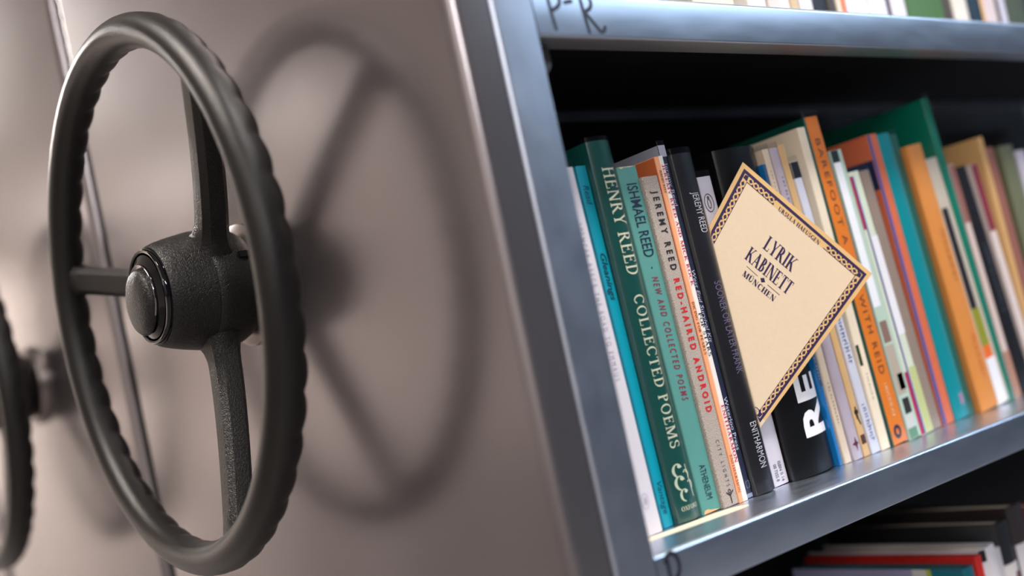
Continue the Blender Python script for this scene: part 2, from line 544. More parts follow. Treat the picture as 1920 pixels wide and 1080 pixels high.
def serif_glyph(ch, T=0.17, h=0.065, S=0.05, sv=0.09):
    P = []

    def stem(x, w=None, y0=0.0, y1=1.0, b=True, t=True):
        w = w or T
        P.append(rc(x - w / 2, y0, x + w / 2, y1))
        if b:
            P.append(rc(x - w / 2 - sv, y0, x + w / 2 + sv, y0 + S))
        if t:
            P.append(rc(x - w / 2 - sv, y1 - S, x + w / 2 + sv, y1))
    if ch == ' ':
        return [], 0.34
    if ch == '-':
        return [rc(0.05, 0.38, 0.35, 0.47)], 0.40
    if ch == 'A':
        P += [hd(0.12, 0.42, 0, 1, h * 1.3), hd(0.70, 0.40, 0, 1, T * 1.1), rc(0.2, 0.30, 0.62, 0.30 + h), rc(0.0, 0, 0.25, S), rc(0.55, 0, 0.86, S)]
        return P, 0.86
    if ch == 'B':
        stem(0.18)
        P += bow(0.28, 0.755, 0.28, 0.245, -90, 90, T, h) + bow(0.28, 0.265, 0.34, 0.265, -90, 90, T, h)
        P += [rc(0.1, 1 - h, 0.28, 1), rc(0.1, 0, 0.28, h), rc(0.1, 0.51, 0.28, 0.51 + h * 0.8)]
        return P, 0.68
    if ch in 'CG':
        P += bow(0.43, 0.5, 0.40, 0.52, 42, 318, T, h * 1.2, 20)
        P += [[(0.70, 0.70), (0.75, 0.70), (0.75, 0.98), (0.70, 0.88)]]
        if ch == 'G':
            P += [rc(0.60, 0.05, 0.60 + T, 0.42), rc(0.52, 0.42 - S, 0.60 + T + 0.06, 0.42)]
            return P, 0.86
        return P, 0.80
    if ch == 'D':
        stem(0.18)
        P += bow(0.30, 0.5, 0.46, 0.5, -90, 90, T, h, 16) + [rc(0.1, 1 - h, 0.30, 1), rc(0.1, 0, 0.30, h)]
        return P, 0.82
    if ch in 'EF':
        stem(0.18)
        P += [rc(0.18, 1 - h, 0.62, 1), rc(0.18, 0.48, 0.50, 0.48 + h), rc(0.57, 0.78, 0.62, 1), rc(0.46, 0.38, 0.50, 0.66)]
        if ch == 'E':
            P += [rc(0.18, 0, 0.66, h), rc(0.61, 0, 0.66, 0.24)]
        return P, 0.71 if ch == 'E' else 0.66
    if ch == 'H':
        stem(0.18)
        stem(0.70)
        P += [rc(0.18, 0.47, 0.7, 0.47 + h)]
        return P, 0.88
    if ch == 'I':
        stem(0.19)
        return P, 0.38
    if ch == 'J':
        stem(0.30, y0=0.15, b=False)
        P += bow(0.14, 0.15, 0.245, 0.22, -150, 0, T, h)
        return P, 0.46
    if ch == 'K':
        stem(0.18)
        P += [hd(0.28, 0.68, 0.42, 1, h * 1.4), hd(0.74, 0.36, 0, 0.58, T * 1.15), rc(0.56, 1 - S, 0.82, 1), rc(0.58, 0, 0.88, S)]
        return P, 0.86
    if ch == 'L':
        stem(0.18)
        P += [rc(0.18, 0, 0.62, h), rc(0.57, 0, 0.62, 0.26)]
        return P, 0.66
    if ch == 'M':
        stem(0.13, h * 1.2)
        stem(0.90)
        P += [hd(0.18, 0.50, 1, 0, T * 1.1), hd(0.50, 0.86, 0, 1, h * 1.3)]
        return P, 1.08
    if ch == 'N':
        stem(0.13, h * 1.2, b=True)
        stem(0.72, h * 1.2, b=False)
        P += [hd(0.13, 0.70, 1, 0, T * 1.2)]
        return P, 0.85
    if ch in 'OQ':
        P += bow(0.44, 0.5, 0.41, 0.52, 0, 360, T, h * 1.1, 26)
        return P, 0.88
    if ch in 'PR':
        stem(0.18)
        P += bow(0.28, 0.73, 0.32, 0.27, -90, 90, T, h) + [rc(0.1, 1 - h, 0.28, 1), rc(0.1, 0.46, 0.28, 0.46 + h)]
        if ch == 'R':
            P += [hd(0.72, 0.36, 0, 0.5, T * 1.15), rc(0.62, 0, 0.85, S)]
            return P, 0.82
        return P, 0.66
    if ch == 'S':
        P += bow(0.31, 0.745, 0.26, 0.275, 35, 270, T * 0.9, h * 1.3) + bow(0.31, 0.255, 0.28, 0.275, 90, -150, T * 0.9, h * 1.3)
        P += [rc(0.50, 0.70, 0.545, 0.98), rc(0.05, 0.02, 0.095, 0.32)]
        return P, 0.62
    if ch == 'T':
        stem(0.36, t=False)
        P += [rc(0.04, 1 - h, 0.68, 1), rc(0.04, 0.76, 0.085, 1), rc(0.635, 0.76, 0.68, 1)]
        return P, 0.72
    if ch == 'U' or ch == '\u00dc':
        stem(0.18, y0=0.28, b=False)
        stem(0.68, h * 1.2, y0=0.28, b=False)
        P += bow(0.405, 0.28, 0.31, 0.30, 180, 360, T * 0.9, h * 1.2)
        if ch != 'U':
            P += bow(0.29, 1.16, 0.075, 0.075, 0, 360, 0.075, 0.075, 10) + bow(0.56, 1.16, 0.075, 0.075, 0, 360, 0.075, 0.075, 10)
        return P, 0.84
    if ch == 'V':
        P += [hd(0.12, 0.40, 1, 0, T * 1.1), hd(0.42, 0.70, 0, 1, h * 1.3), rc(0.0, 1 - S, 0.26, 1), rc(0.58, 1 - S, 0.82, 1)]
        return P, 0.82
    if ch == 'W':
        P += [hd(0.12, 0.34, 1, 0, T), hd(0.36, 0.56, 0, 1, h * 1.3), hd(0.54, 0.78, 1, 0, T), hd(0.80, 1.02, 0, 1, h * 1.3), rc(0, 1 - S, 0.26, 1), rc(0.9, 1 - S, 1.14, 1)]
        return P, 1.14
    if ch == 'X':
        P += [hd(0.14, 0.66, 1, 0, T), hd(0.14, 0.66, 0, 1, h * 1.3), rc(0, 0, 0.26, S), rc(0.54, 0, 0.8, S), rc(0, 1 - S, 0.26, 1), rc(0.54, 1 - S, 0.8, 1)]
        return P, 0.8
    if ch == 'Y':
        P += [hd(0.12, 0.40, 1, 0.42, T), hd(0.42, 0.68, 0.42, 1, h * 1.3), rc(0, 1 - S, 0.26, 1), rc(0.56, 1 - S, 0.8, 1)]
        stem(0.40, y1=0.46, t=False)
        return P, 0.8
    if ch == 'Z':
        P += [rc(0.05, 0, 0.65, h), rc(0.05, 1 - h, 0.65, 1), hd(0.12, 0.58, 0, 1, T)]
        return P, 0.7
    return [rc(0.1, 0, 0.5, 1)], 0.6


def serif_text(s, space=0.06, bold=1.0):
    out, x = [], 0.0
    for ch in s:
        P, adv = serif_glyph(ch, T=0.17 * bold)
        out += [[(px + x, py) for px, py in p] for p in P]
        x += adv + space
    return out, x - space


_tc = {}


def sans_text(s, offset=0.0, spacing=1.0, shear=0.0):
    k = (s, offset, spacing, shear)
    if k in _tc:
        return _tc[k]
    cu = bpy.data.curves.new('txt', 'FONT')
    cu.body = s
    cu.size = 1.0
    cu.offset = offset
    cu.space_character = spacing
    cu.shear = shear
    cu.resolution_u = 3
    ob = bpy.data.objects.new('txt', cu)
    COL.objects.link(ob)
    dg = bpy.context.evaluated_depsgraph_get()
    dg.update()
    me = bpy.data.meshes.new_from_object(ob.evaluated_get(dg))
    polys = [[(me.vertices[i].co.x, me.vertices[i].co.y) for i in p.vertices] for p in me.polygons]
    bpy.data.objects.remove(ob)
    bpy.data.curves.remove(cu)
    bpy.data.meshes.remove(me)
    cap = 0.70
    xs = [p[0] for q in polys for p in q]
    x0 = min(xs)
    polys = [[((x - x0) / cap, y / cap) for x, y in q] for q in polys]
    _tc[k] = (polys, (max(xs) - x0) / cap)
    return _tc[k]


def txt(kind, s, **k):
    return serif_text(s, **k) if kind == 'serif' else sans_text(s, **k)


random.seed(4)


def squiggle(n=9):
    """marks of print too blurred to be read"""
    out, x = [], 0.0
    for i in range(n):
        wd = random.uniform(0.25, 0.5)
        out.append(rc(x, random.uniform(-0.1, 0.1), x + 0.13, random.uniform(0.6, 1.0)))
        if i % 2:
            out.append(rc(x, random.uniform(0.3, 0.5), x + wd, random.uniform(0.55, 0.65)))
        x += wd + 0.15
    return out, x


# ------------------------------------------------------------------ books
class Book:
    def __init__(s, label, xb, lean, w, h, y, z0=Z0, wb=None, depth=0.135, color=(200, 200, 200), style='flat', bulge=0.0,
                 spine=None, coat=0.0, film=False, film_up=0.004, group='books on the middle shelf', pages=True, rough=0.38, spine_x=(0.0, 1.0)):
        s.w, s.h, s.wb, s.depth = w, h, wb or w, depth
        s.bulge = bulge
        s.style = style
        s.root = empty('book', (xb, y, z0), label, 'book', group, rot=(0, -math.atan(lean), 0))
        t = 0.0024 if style == 'hard' else 0.0006
        s.t = t
        cm = paint(color, rough, coat)
        mats = [cm]
        if spine:
            mats.append(paint(spine, rough, coat))
        zs = [0.0, h * 0.33, h * 0.66, h]
        vs, fs, fm = [], [], []
        npt = None
        for z in zs:
            o = s.outline(z)
            i_ = s.outline(z, t)
            npt = len(o)
            vs += [(x, yy, z) for x, yy in o] + [(x, yy, z) for x, yy in i_]
        R = 2 * npt
        for k in range(len(zs) - 1):
            for i in range(npt - 1):
                fs.append((k * R + i, k * R + i + 1, (k + 1) * R + i + 1, (k + 1) * R + i))
                fs.append((k * R + npt + i, (k + 1) * R + npt + i, (k + 1) * R + npt + i + 1, k * R + npt + i + 1))
            for i in (0, npt - 1):
                fs.append((k * R + i, (k + 1) * R + i, (k + 1) * R + npt + i, k * R + npt + i))
        for k in (0, len(zs) - 1):
            for i in range(npt - 1):
                fs.append((k * R + i, k * R + i + 1, k * R + npt + i + 1, k * R + npt + i))
        cov = build('cover', vs, fs, mats, s.root, smooth=50)
        if spine:
            for p in cov.data.polygons:
                c = p.center
                f = c.x / s.width(c.z)
                if c.y < 0.0035 and spine_x[0] <= f <= spine_x[1] and abs(p.normal.x) < 0.75:
                    p.material_index = 1
        if pages:
            g = 0.0028 if style == 'hard' else 0.0002
            pv = []
            for z in (g, h - g):
                wz = s.width(z)
                y0 = t + 0.0006
                pv += [(t * 1.02, y0, z), (wz - t * 1.02, y0, z), (wz - t * 1.02, depth - (0.004 if style == 'hard' else 0.0004), z),
                       (t * 1.02, depth - (0.004 if style == 'hard' else 0.0004), z)]
            build('pages', pv, [(0, 3, 2, 1), (4, 5, 6, 7), (0, 1, 5, 4), (1, 2, 6, 5), (2, 3, 7, 6), (3, 0, 4, 7)], M_PAGE, s.root)
        if film:
            fv, ff = [], []
            o_ = 0.00035
            for z in (0.0002, h * 0.5, h + film_up):
                for x, yy in s.outline(min(z, h), -o_):
                    fv.append((x, yy, z))
            for k in range(2):
                for i in range(npt - 1):
                    ff.append((k * npt + i, k * npt + i + 1, (k + 1) * npt + i + 1, (k + 1) * npt + i))
            tag(build('clear_jacket', fv, ff, M_FILM, s.root, smooth=50), 'clear plastic protective jacket')
            s.film = o_

    def width(s, z):
        return s.wb + (s.w - s.wb) * max(0, min(1, z / s.h))

    def front(s, f):
        """y of the spine face at fraction f of the width"""
        if s.bulge:
            return -s.bulge * max(0.0, 1 - (2 * f - 1) ** 2)
        return 0.0

    def outline(s, z, off=0.0):
        wz = s.width(z)
        pts = [(off, s.depth)]
        n = 40
        rc_ = min(0.0011, wz * 0.2)
        if s.bulge:
            for i in range(n + 1):
                f = i / n
                pts.append((off + (wz - 2 * off) * f, s.front(f) + off + (0.0003 if i in (0, n) else 0)))
        else:
            for x, yy in arc(rc_, rc_, rc_, PI, 1.5 * PI, 4):
                pts.append((off + x * (wz - 2 * off) / wz, yy + off))
            for x, yy in arc(wz - rc_, rc_, rc_, 1.5 * PI, 2 * PI, 4):
                pts.append((off + x * (wz - 2 * off) / wz, yy + off))
        pts.append((wz - off, s.depth))
        return pts

    def spine_shape(s, name, polys, color, subdiv=0, rough=0.45, lift=0.00022, label=None, metal=False):
        """polys in local (x,z) laid on the spine face"""
        vs, fs = [], []
        for p in polys:
            n = len(vs)
            vs += [(x, -0.0000015 * (len(fs) % 9), z) for x, z in p]
            fs.append(tuple(range(n, n + len(p))))
        o = build(name, vs, fs, paint(color, rough), s.root)
        if subdiv:
            bm = bmesh.new()
            bm.from_mesh(o.data)
            bmesh.ops.triangulate(bm, faces=bm.faces)
            for _ in range(subdiv):
                bmesh.ops.subdivide_edges(bm, edges=bm.edges, cuts=1, use_grid_fill=True)
                bmesh.ops.triangulate(bm, faces=bm.faces)
            bm.to_mesh(o.data)
            bm.free()
        for v in o.data.vertices:
            f = v.co.x / s.width(v.co.z)
            v.co.y += s.front(f) - lift
        return o

    def text(s, kind, string, z_start, z_end, fc, cap, color, name='title_lettering', up=False, rough=0.45, sub=0, **k):
        """runs down the spine; fc: middle of the letters across the spine, cap: their height, both as fractions of the width"""
        polys, L = txt(kind, string, **k) if kind != 'marks' else squiggle(string)
        zl = abs(z_start - z_end) / L
        out = []
        for p in polys:
            q = []
            for sx, ty in p:
                if up:
                    z = z_start + sx * zl
                    wz = s.width(z)
                    x = wz * (fc + cap / 2) - ty * cap * wz
                else:
                    z = z_start - sx * zl
                    wz = s.width(z)
                    x = wz * (fc - cap / 2) + ty * cap * wz
                q.append((x, z))
            out.append(q)
        return s.spine_shape(name, out, color, sub, rough)

    def patch(s, name, f0, f1, z0, z1, color, rough=0.4, lift=0.00006):
        out = []
        n = 6 if s.bulge else 1
        for i in range(n):
            a, b = f0 + (f1 - f0) * i / n, f0 + (f1 - f0) * (i + 1) / n
            out.append([(a * s.width(z0), z0), (b * s.width(z0), z0), (b * s.width(z1), z1), (a * s.width(z1), z1)])
        return s.spine_shape(name, out, color, 0, rough, lift)

    def side_patch(s, name, y0, y1, z0, z1, color, rough=0.45):
        """a printed area on the left cover"""
        return build(name, [(-0.00008, y0, z0), (-0.00008, y1, z0), (-0.00008, y1, z1), (-0.00008, y0, z1)], [(0, 1, 2, 3)], paint(color, rough), s.root)


# positions: left foot, lean (top towards the end panel), thickness, height, set-back of the spine
TAB = dict([(r[0], r[1:]) for r in (
    ('spencer', 0.0945, 0.0226, 0.0125, 0.2170, 0.0450), ('gleanings', 0.1165, 0.0328, 0.0086, 0.2188, 0.0504),
    ('henry', 0.1254, 0.0318, 0.0199, 0.2320, 0.0474), ('ishmael', 0.1465, 0.0365, 0.0170, 0.2155, 0.0466),
    ('android', 0.1637, 0.0365, 0.0140, 0.2080, 0.0444), ('peach', 0.1779, 0.0326, 0.0039, 0.2200, 0.0440),
    ('mick', 0.1819, 0.0326, 0.0040, 0.2204, 0.0444), ('navy', 0.1888, 0.0415, 0.0069, 0.2280, 0.0474),
    ('sooner', 0.1960, 0.0415, 0.0189, 0.2210, 0.0454), ('penguin', 0.2182, 0.0437, 0.0161, 0.2060, 0.0496),
    ('re', 0.2359, 0.0323, 0.0435, 0.2220, 0.0470), ('blue', 0.2828, 0.0465, 0.0028, 0.2100, 0.0429),
    ('cream', 0.2884, 0.0584, 0.0072, 0.2202, 0.0424), ('lilac', 0.2988, 0.0721, 0.0092, 0.2208, 0.0425),
    ('tan', 0.3105, 0.0825, 0.0075, 0.2227, 0.0420), ('savage', 0.3197, 0.0879, 0.0085, 0.2104, 0.0415),
    ('creambig', 0.3306, 0.0562, 0.0090, 0.2338, 0.0410), ('orange', 0.3455, 0.0722, 0.0165, 0.2412, 0.0415),
    ('mint', 0.3668, 0.0787, 0.0140, 0.2160, 0.0410), ('multi', 0.3830, 0.0835, 0.0135, 0.1994, 0.0414),
    ('taupe', 0.4033, 0.0798, 0.0117, 0.2003, 0.0449), ('coral', 0.4216, 0.0601, 0.0134, 0.2274, 0.0459),
    ('teal', 0.4405, 0.0834, 0.0172, 0.2276, 0.0465), ('dgreen', 0.4632, 0.0955, 0.0106, 0.2274, 0.0478),
    ('ochre', 0.4746, 0.0989, 0.0225, 0.2164, 0.0435), ('compo', 0.5017, 0.1111, 0.0175, 0.2054, 0.0445),
    ('tall', 0.5249, 0.1039, 0.0105, 0.2557, 0.0469), ('salmon', 0.5356, 0.1039, 0.0080, 0.1997, 0.0460),
    ('black', 0.5492, 0.1250, 0.0160, 0.1970, 0.0460), ('pinkw', 0.5736, 0.1250, 0.0100, 0.1981, 0.0460),
    ('tanr', 0.5838, 0.0569, 0.0085, 0.2203, 0.0460), ('brown', 0.5936, 0.0625, 0.0120, 0.2107, 0.0460),
    ('olive', 0.6122, 0.0450, 0.0240, 0.2107, 0.0460), ('lilacw', 0.6394, 0.0363, 0.0160, 0.2057, 0.0460))])
ORDER = list(TAB)


FILMED = ('spencer', 'henry', 'navy', 'sooner', 'penguin', 'cream', 'lilac', 'savage', 'orange', 'taupe', 'dgreen', 'tall')


def bk(key, label, **k):
    xb, lean, w, h, y = TAB[key]
    i = ORDER.index(key)
    wb = w
    if i + 1 < len(ORDER):
        x2, l2, w2_, h2, y2 = TAB[ORDER[i + 1]]
        mg_ = 0.0002 + (0.0004 if k.get('film') else 0) + (0.0004 if ORDER[i + 1] in FILMED else 0)
        zc = min(h, h2)
        gb = x2 - xb - mg_
        gt = (x2 - l2 * zc) - (xb - lean * zc) - mg_
        w = min(w, gt, gb)
        if key != 'sooner':
            wb = max(w, min(w * 1.22, gb))
            if zc < h:
                wb = min(wb, w + max(0.0, gt - w) / (1 - zc / h))
        else:
            wb = w
    return Book(label, xb, lean, w, h, y, Z0 + 0.0002, wb=wb, **k)


b = bk('spencer', 'slim white book first in the row, against the steel upright', color=(238, 232, 236), film=True, film_up=0.005)
b.text('sans', 'SPENCER REECE', 0.1838, 0.1461, 0.55, 0.26, (186, 178, 192), 'author_lettering', spacing=1.7)
b.text('sans', 'THE ROAD TO EMMAUS', 0.1426, 0.0905, 0.55, 0.26, (186, 178, 192), spacing=1.7)
ov = [[(0.0066 + x, 0.0197 + z) for x, z in p] for p in bow(0, 0, 0.0030, 0.0046, 0, 360, 0.0003, 0.0003, 24)] + \
     [rc(0.0066 - 0.0012, 0.0175, 0.0066 - 0.0007, 0.0220), rc(0.0066, 0.0175, 0.0066 + 0.0006, 0.0220), rc(0.0066 + 0.0012, 0.0175, 0.0066 + 0.0015, 0.0220)]
b.spine_shape('publisher_mark', ov, (196, 188, 200))

b = bk('gleanings', 'thin bright turquoise paperback second in the row', color=(0, 150, 172), coat=0.1)
b.text('sans', 'Read', 0.2070, 0.1950, 0.5, 0.52, (10, 60, 84), 'author_lettering', shear=0.3)
b.text('sans', 'Gleanings', 0.1655, 0.1369, 0.5, 0.52, (8, 46, 72), shear=0.3, offset=0.012)
b.text('sans', 'Vantage', 0.0270, 0.0078, 0.5, 0.5, (8, 66, 96), 'publisher_lettering', shear=0.3)

b = bk('henry', 'thick dark green hardback in a shiny clear jacket, third in the row', color=(12, 78, 70), style='hard', bulge=0.0028, coat=0.5, rough=0.3, film=True, film_up=0.0026)
b.text('serif', 'HENRY REED', 0.2157, 0.1491, 0.56, 0.52, (226, 226, 196), 'author_lettering', space=0.08, bold=0.8, sub=2)
b.text('serif', 'COLLECTED POEMS', 0.1375, 0.0437, 0.52, 0.42, (216, 220, 192), space=0.10, bold=0.85, sub=2)
orn = []
for (cx, cz, r, a0, a1, flip) in ((0.36, 0.0305, 0.0042, 20, 250, 1), (0.36, 0.0230, 0.0044, 20, 260, 1), (0.42, 0.0155, 0.0038, 30, 270, 1),
                                  (0.66, 0.0270, 0.0030, -60, 150, 1), (0.74, 0.0205, 0.0030, -60, 140, 1)):
    orn += [[(cx * 0.0199 + x, cz + z) for x, z in p] for p in bow(0, 0, r * 0.95, r, a0, a1, r * 0.42, r * 0.16, 14)]
    orn += [[(cx * 0.0199 + r * 0.35 + x, cz + r * 0.55 + z) for x, z in p] for p in bow(0, 0, r * 0.34, r * 0.3, 0, 360, r * 0.34, r * 0.3, 8)]
orn += [q_(0.0142, 0.0330, 0.0160, 0.0130, 0.0008)]
b.spine_shape('leaf_ornament', orn, (206, 216, 190), 1)
pl, L = serif_text('OXFORD', 0.05)
b.spine_shape('publisher_lettering', [[(0.0034 + x / L * 0.0142, 0.0066 + z * 0.0027) for x, z in p] for p in pl], (216, 220, 192), 1)

b = bk('ishmael', 'sea green paperback with dark blue and red spine print, fourth in the row', color=(84, 146, 138), rough=0.55)
b.text('sans', 'ISHMAEL REED', 0.2048, 0.1589, 0.54, 0.52, (24, 34, 62), 'author_lettering', offset=0.006)
b.spine_shape('dot', [[(0.0086 + x, 0.1521 + z) for x, z in bow_] for bow_ in bow(0, 0, 0.0006, 0.0006, 0, 360, 0.0006, 0.0006, 10)], (24, 34, 62))
b.text('sans', 'NEW AND COLLECTED POEMS', 0.1465, 0.0693, 0.54, 0.32, (134, 44, 66), shear=0.25, offset=0.012, spacing=1.6)
b.text('sans', 'ATHENEUM', 0.0292, 0.0080, 0.54, 0.32, (26, 48, 62), 'publisher_lettering')
b.spine_shape('worn_edge', [[(0.0008, 0.0001), (0.0150, 0.0001), (0.0120, 0.0010), (0.0075, 0.0016), (0.0050, 0.0026), (0.0020, 0.0022)]], (222, 176, 120))
b.spine_shape('worn_edge', [[(0.0008, 0.2154), (0.0150, 0.2154), (0.0110, 0.2148), (0.0060, 0.2150), (0.0030, 0.2142)]], (216, 200, 160))


def speckle():
    M = mat('speckled_paper', srgb(200, 188, 176), 0.7)
    nt = M.node_tree
    bs = nt.nodes['Principled BSDF']
    tc = nt.nodes.new('ShaderNodeTexCoord')
    n = nt.nodes.new('ShaderNodeTexNoise')
    n.inputs['Scale'].default_value = 2300
    n.inputs['Detail'].default_value = 1.5
    nt.links.new(tc.outputs['Object'], n.inputs['Vector'])
    r = nt.nodes.new('ShaderNodeValToRGB')
    r.color_ramp.elements[0].position = 0.36
    r.color_ramp.elements[0].color = (*srgb(120, 104, 96), 1)
    r.color_ramp.elements[1].position = 0.60
    r.color_ramp.elements[1].color = (*srgb(198, 186, 174), 1)
    nt.links.new(n.outputs['Fac'], r.inputs['Fac'])
    nt.links.new(r.outputs['Color'], bs.inputs['Base Color'])
    return M


b = bk('android', 'grey speckled paperback with red spine letters', color=(200, 188, 176))
b.root.children[0].data.materials[0] = speckle()
b.text('sans', 'JEREMY REED', 0.1987, 0.1485, 0.56, 0.38, (30, 26, 30), 'author_lettering', offset=0.03, spacing=1.75)
b.text('sans', 'RED-HAIRED ANDROID', 0.1432, 0.0588, 0.56, 0.36, (206, 32, 36), offset=0.04, spacing=1.75)
b.text('sans', 'CITY LIGHTS', 0.0410, 0.0120, 0.58, 0.22, (40, 36, 38), 'publisher_lettering', spacing=2.1)
man = [q_(0.0078, 0.0062, 0.0078, 0.0012, 0.0008), q_(0.0078, 0.0062, 0.0046, 0.0086, 0.0008), q_(0.0078, 0.0062, 0.0112, 0.0088, 0.0008)] + \
      [[(0.0078 + x, 0.0088 + z) for x, z in p] for p in bow(0, 0, 0.0013, 0.0015, 0, 360, 0.0006, 0.0006, 12)]
b.spine_shape('publisher_mark', man, (30, 26, 28))

b = bk('peach', 'very thin peach orange booklet beside the speckled paperback', color=(244, 168, 122))
b.side_patch('front_cover_print', 0.001, 0.134, 0.10, 0.2195, (206, 108, 62))
b.text('serif', 'JEREMY REED', 0.2113, 0.1966, 0.55, 0.5, (116, 70, 44), 'author_lettering')
b.text('serif', 'DICING FOR PEARLS', 0.1274, 0.0937, 0.55, 0.6, (138, 80, 44))
b.text('serif', 'ENITHARMON', 0.0301, 0.0062, 0.55, 0.62, (180, 96, 44), 'publisher_lettering')

b = bk('mick', 'very thin white booklet with red and black spine print', color=(236, 228, 222))
b.text('serif', 'JEREMY REED AND MICK ROCK', 0.2148, 0.1371, 0.48, 0.60, (198, 42, 66), 'author_lettering')
b.text('serif', 'POP STARS', 0.1199, 0.0921, 0.50, 0.64, (34, 38, 36), bold=0.9)
b.text('serif', 'ENITHARMON', 0.0611, 0.0244, 0.48, 0.62, (196, 46, 80), 'publisher_lettering')

b = bk('navy', 'narrow navy book with white band at the top in clear film', color=(40, 46, 70), film=True, film_up=0.0030)
b.patch('top_band', 0.0, 1.0, 0.2205, 0.2279, (178, 180, 196))
b.side_patch('top_band', 0.0006, 0.134, 0.2205, 0.2279, (178, 180, 196))
b.text('sans', 'Jeremy Reed', 0.2165, 0.1885, 0.52, 0.50, (196, 190, 216), 'author_lettering')
b.text('sans', 'West End Survival Kit', 0.1469, 0.1002, 0.52, 0.48, (198, 198, 218), shear=0.25)
b.text('sans', 'Waterloo Press', 0.0649, 0.0309, 0.52, 0.52, (214, 216, 232), 'publisher_lettering')
lf = [[(0.0038 + x * 0.0018, 0.0085 + z * 0.0024) for x, z in p] for p in bow(-0.5, 0, 0.5, 1, 60, 300, 0.14, 0.14, 10) + bow(0.5, 0, 0.5, 1, -120, 120, 0.14, 0.14, 10)]
b.spine_shape('publisher_mark', lf, (170, 178, 206))
b.patch('bottom_band', 0.0, 1.0, 0.0002, 0.0028, (150, 160, 186))

b = bk('sooner', 'thick black hardback in wrinkled clear film at the left edge of the card', color=(22, 21, 25), style='hard', bulge=0.0022, rough=0.4, film=True, film_up=0.0038)
b.text('sans', 'JEREMY REED', 0.1952, 0.1688, 0.62, 0.36, (200, 200, 208), 'author_lettering', sub=1)
b.text('sans', 'SOONER OR LATER FRANK', 0.1371, 0.0769, 0.60, 0.36, (104, 94, 124), sub=1, offset=0.008)
b.text('sans', 'ENITHARMON', 0.0453, 0.0159, 0.60, 0.36, (206, 206, 212), 'publisher_lettering', sub=1)

b = bk('penguin', 'white paperback with an oval spine emblem, behind the card', color=(226, 220, 228), film=True, film_up=0.0042)
ovl = [[(0.0082 + x, 0.1885 + z) for x, z in p] for p in bow(0, 0, 0.0046, 0.0062, 0, 360, 0.0006, 0.0006, 26)]
ovl += [[(0.0082 + x, 0.1880 + z) for x, z in p] for p in bow(0, 0, 0.0019, 0.0034, 0, 360, 0.0007, 0.0007, 16)] + \
       [[(0.0082 + x, 0.1920 + z) for x, z in p] for p in bow(0, 0, 0.0011, 0.0011, 0, 360, 0.0011, 0.0011, 10)]
b.spine_shape('oval_emblem', ovl, (84, 82, 92))
b.text('sans', 'ISBN 0 14', 0.0150, 0.0020, 0.68, 0.18, (50, 48, 58), 'isbn_lettering')
b.text('sans', '00 7355 8', 0.0140, 0.0030, 0.38, 0.18, (50, 48, 58), 'isbn_lettering')

b = bk('re', 'thickest black hardback with big white block letters, half behind the card', color=(9, 9, 11), style='hard', bulge=0.0060, rough=0.30)
b.text('sans', 'RE', 0.0245, 0.0655, 0.66, 0.56, (238, 236, 240), up=True, offset=0.035, spacing=1.06, sub=3)
b.spine_shape('red_line_drawing', [[(0.0415 + x, 0.030 + z) for x, z in p] for p in bow(0, 0, 0.0028, 0.0075, 60, 300, 0.0003, 0.0003, 16)], (124, 30, 40), 1)

b = bk('blue', 'very thin bright blue booklet squeezed beside the big-lettered black book', color=(14, 112, 178), coat=0.3)
b.patch('dark_blue_top', 0.0, 1.0, 0.055, 0.2098, (58, 84, 118))
b.text('marks', 14, 0.092, 0.058, 0.5, 0.5, (150, 176, 200), 'faint_lettering')
b = bk('cream', 'slim cream paperback in film beside the very thin blue booklet', color=(232, 212, 186), film=True)
b.text('marks', 12, 0.056, 0.026, 0.5, 0.3, (180, 156, 132), 'faint_lettering')
b.text('marks', 9, 0.205, 0.180, 0.5, 0.3, (186, 160, 140), 'faint_lettering')
b = bk('lilac', 'greyish lilac paperback with a dark red star at its foot', color=(196, 184, 196), bulge=0.0012, film=True)
b.spine_shape('red_star', [[(0.0050 + 0.0036 * r * math.sin(a * PI / 4), 0.0107 + 0.0052 * r * math.cos(a * PI / 4)) for a, r in
                            [(i, 1.0 if i % 2 == 0 else 0.36) for i in range(8)]]], (104, 36, 62))
b.text('marks', 12, 0.200, 0.165, 0.5, 0.3, (130, 126, 140), 'faint_lettering')
b = bk('tan', 'tan paperback with a small black figure low on the spine', color=(206, 168, 118))
b.spine_shape('black_figure', [rc(0.0028, 0.0265, 0.0050, 0.0320), rc(0.0018, 0.0300, 0.0062, 0.0325), rc(0.0032, 0.0325, 0.0048, 0.0350), q_(0.0040, 0.027, 0.0056, 0.0220, 0.0012)], (34, 26, 22))
b.patch('brown_label', 0.15, 0.85, 0.0085, 0.0150, (74, 44, 34))
b = bk('savage', 'bluish white paperback with a black patch at the top of its spine', color=(222, 224, 236), film=True)
b.patch('black_top', 0.0, 1.0, 0.1985, 0.2100, (18, 18, 20))
b.side_patch('black_top', 0.0004, 0.06, 0.1985, 0.2100, (18, 18, 20))
b.text('marks', 14, 0.0990, 0.0640, 0.5, 0.55, (86, 92, 142), 'blue_lettering')
b.text('marks', 12, 0.0350, 0.0080, 0.5, 0.55, (110, 116, 160), 'blue_lettering')
b = bk('creambig', 'tall cream book leaning on the dark green cover of the orange spine', color=(230, 216, 192))
b.patch('dark_mark', 0.05, 0.4, 0.0610, 0.0760, (46, 58, 34))
b.text('marks', 12, 0.150, 0.110, 0.5, 0.25, (170, 150, 140), 'faint_lettering')
b.text('marks', 8, 0.055, 0.035, 0.5, 0.25, (190, 170, 150), 'faint_lettering')

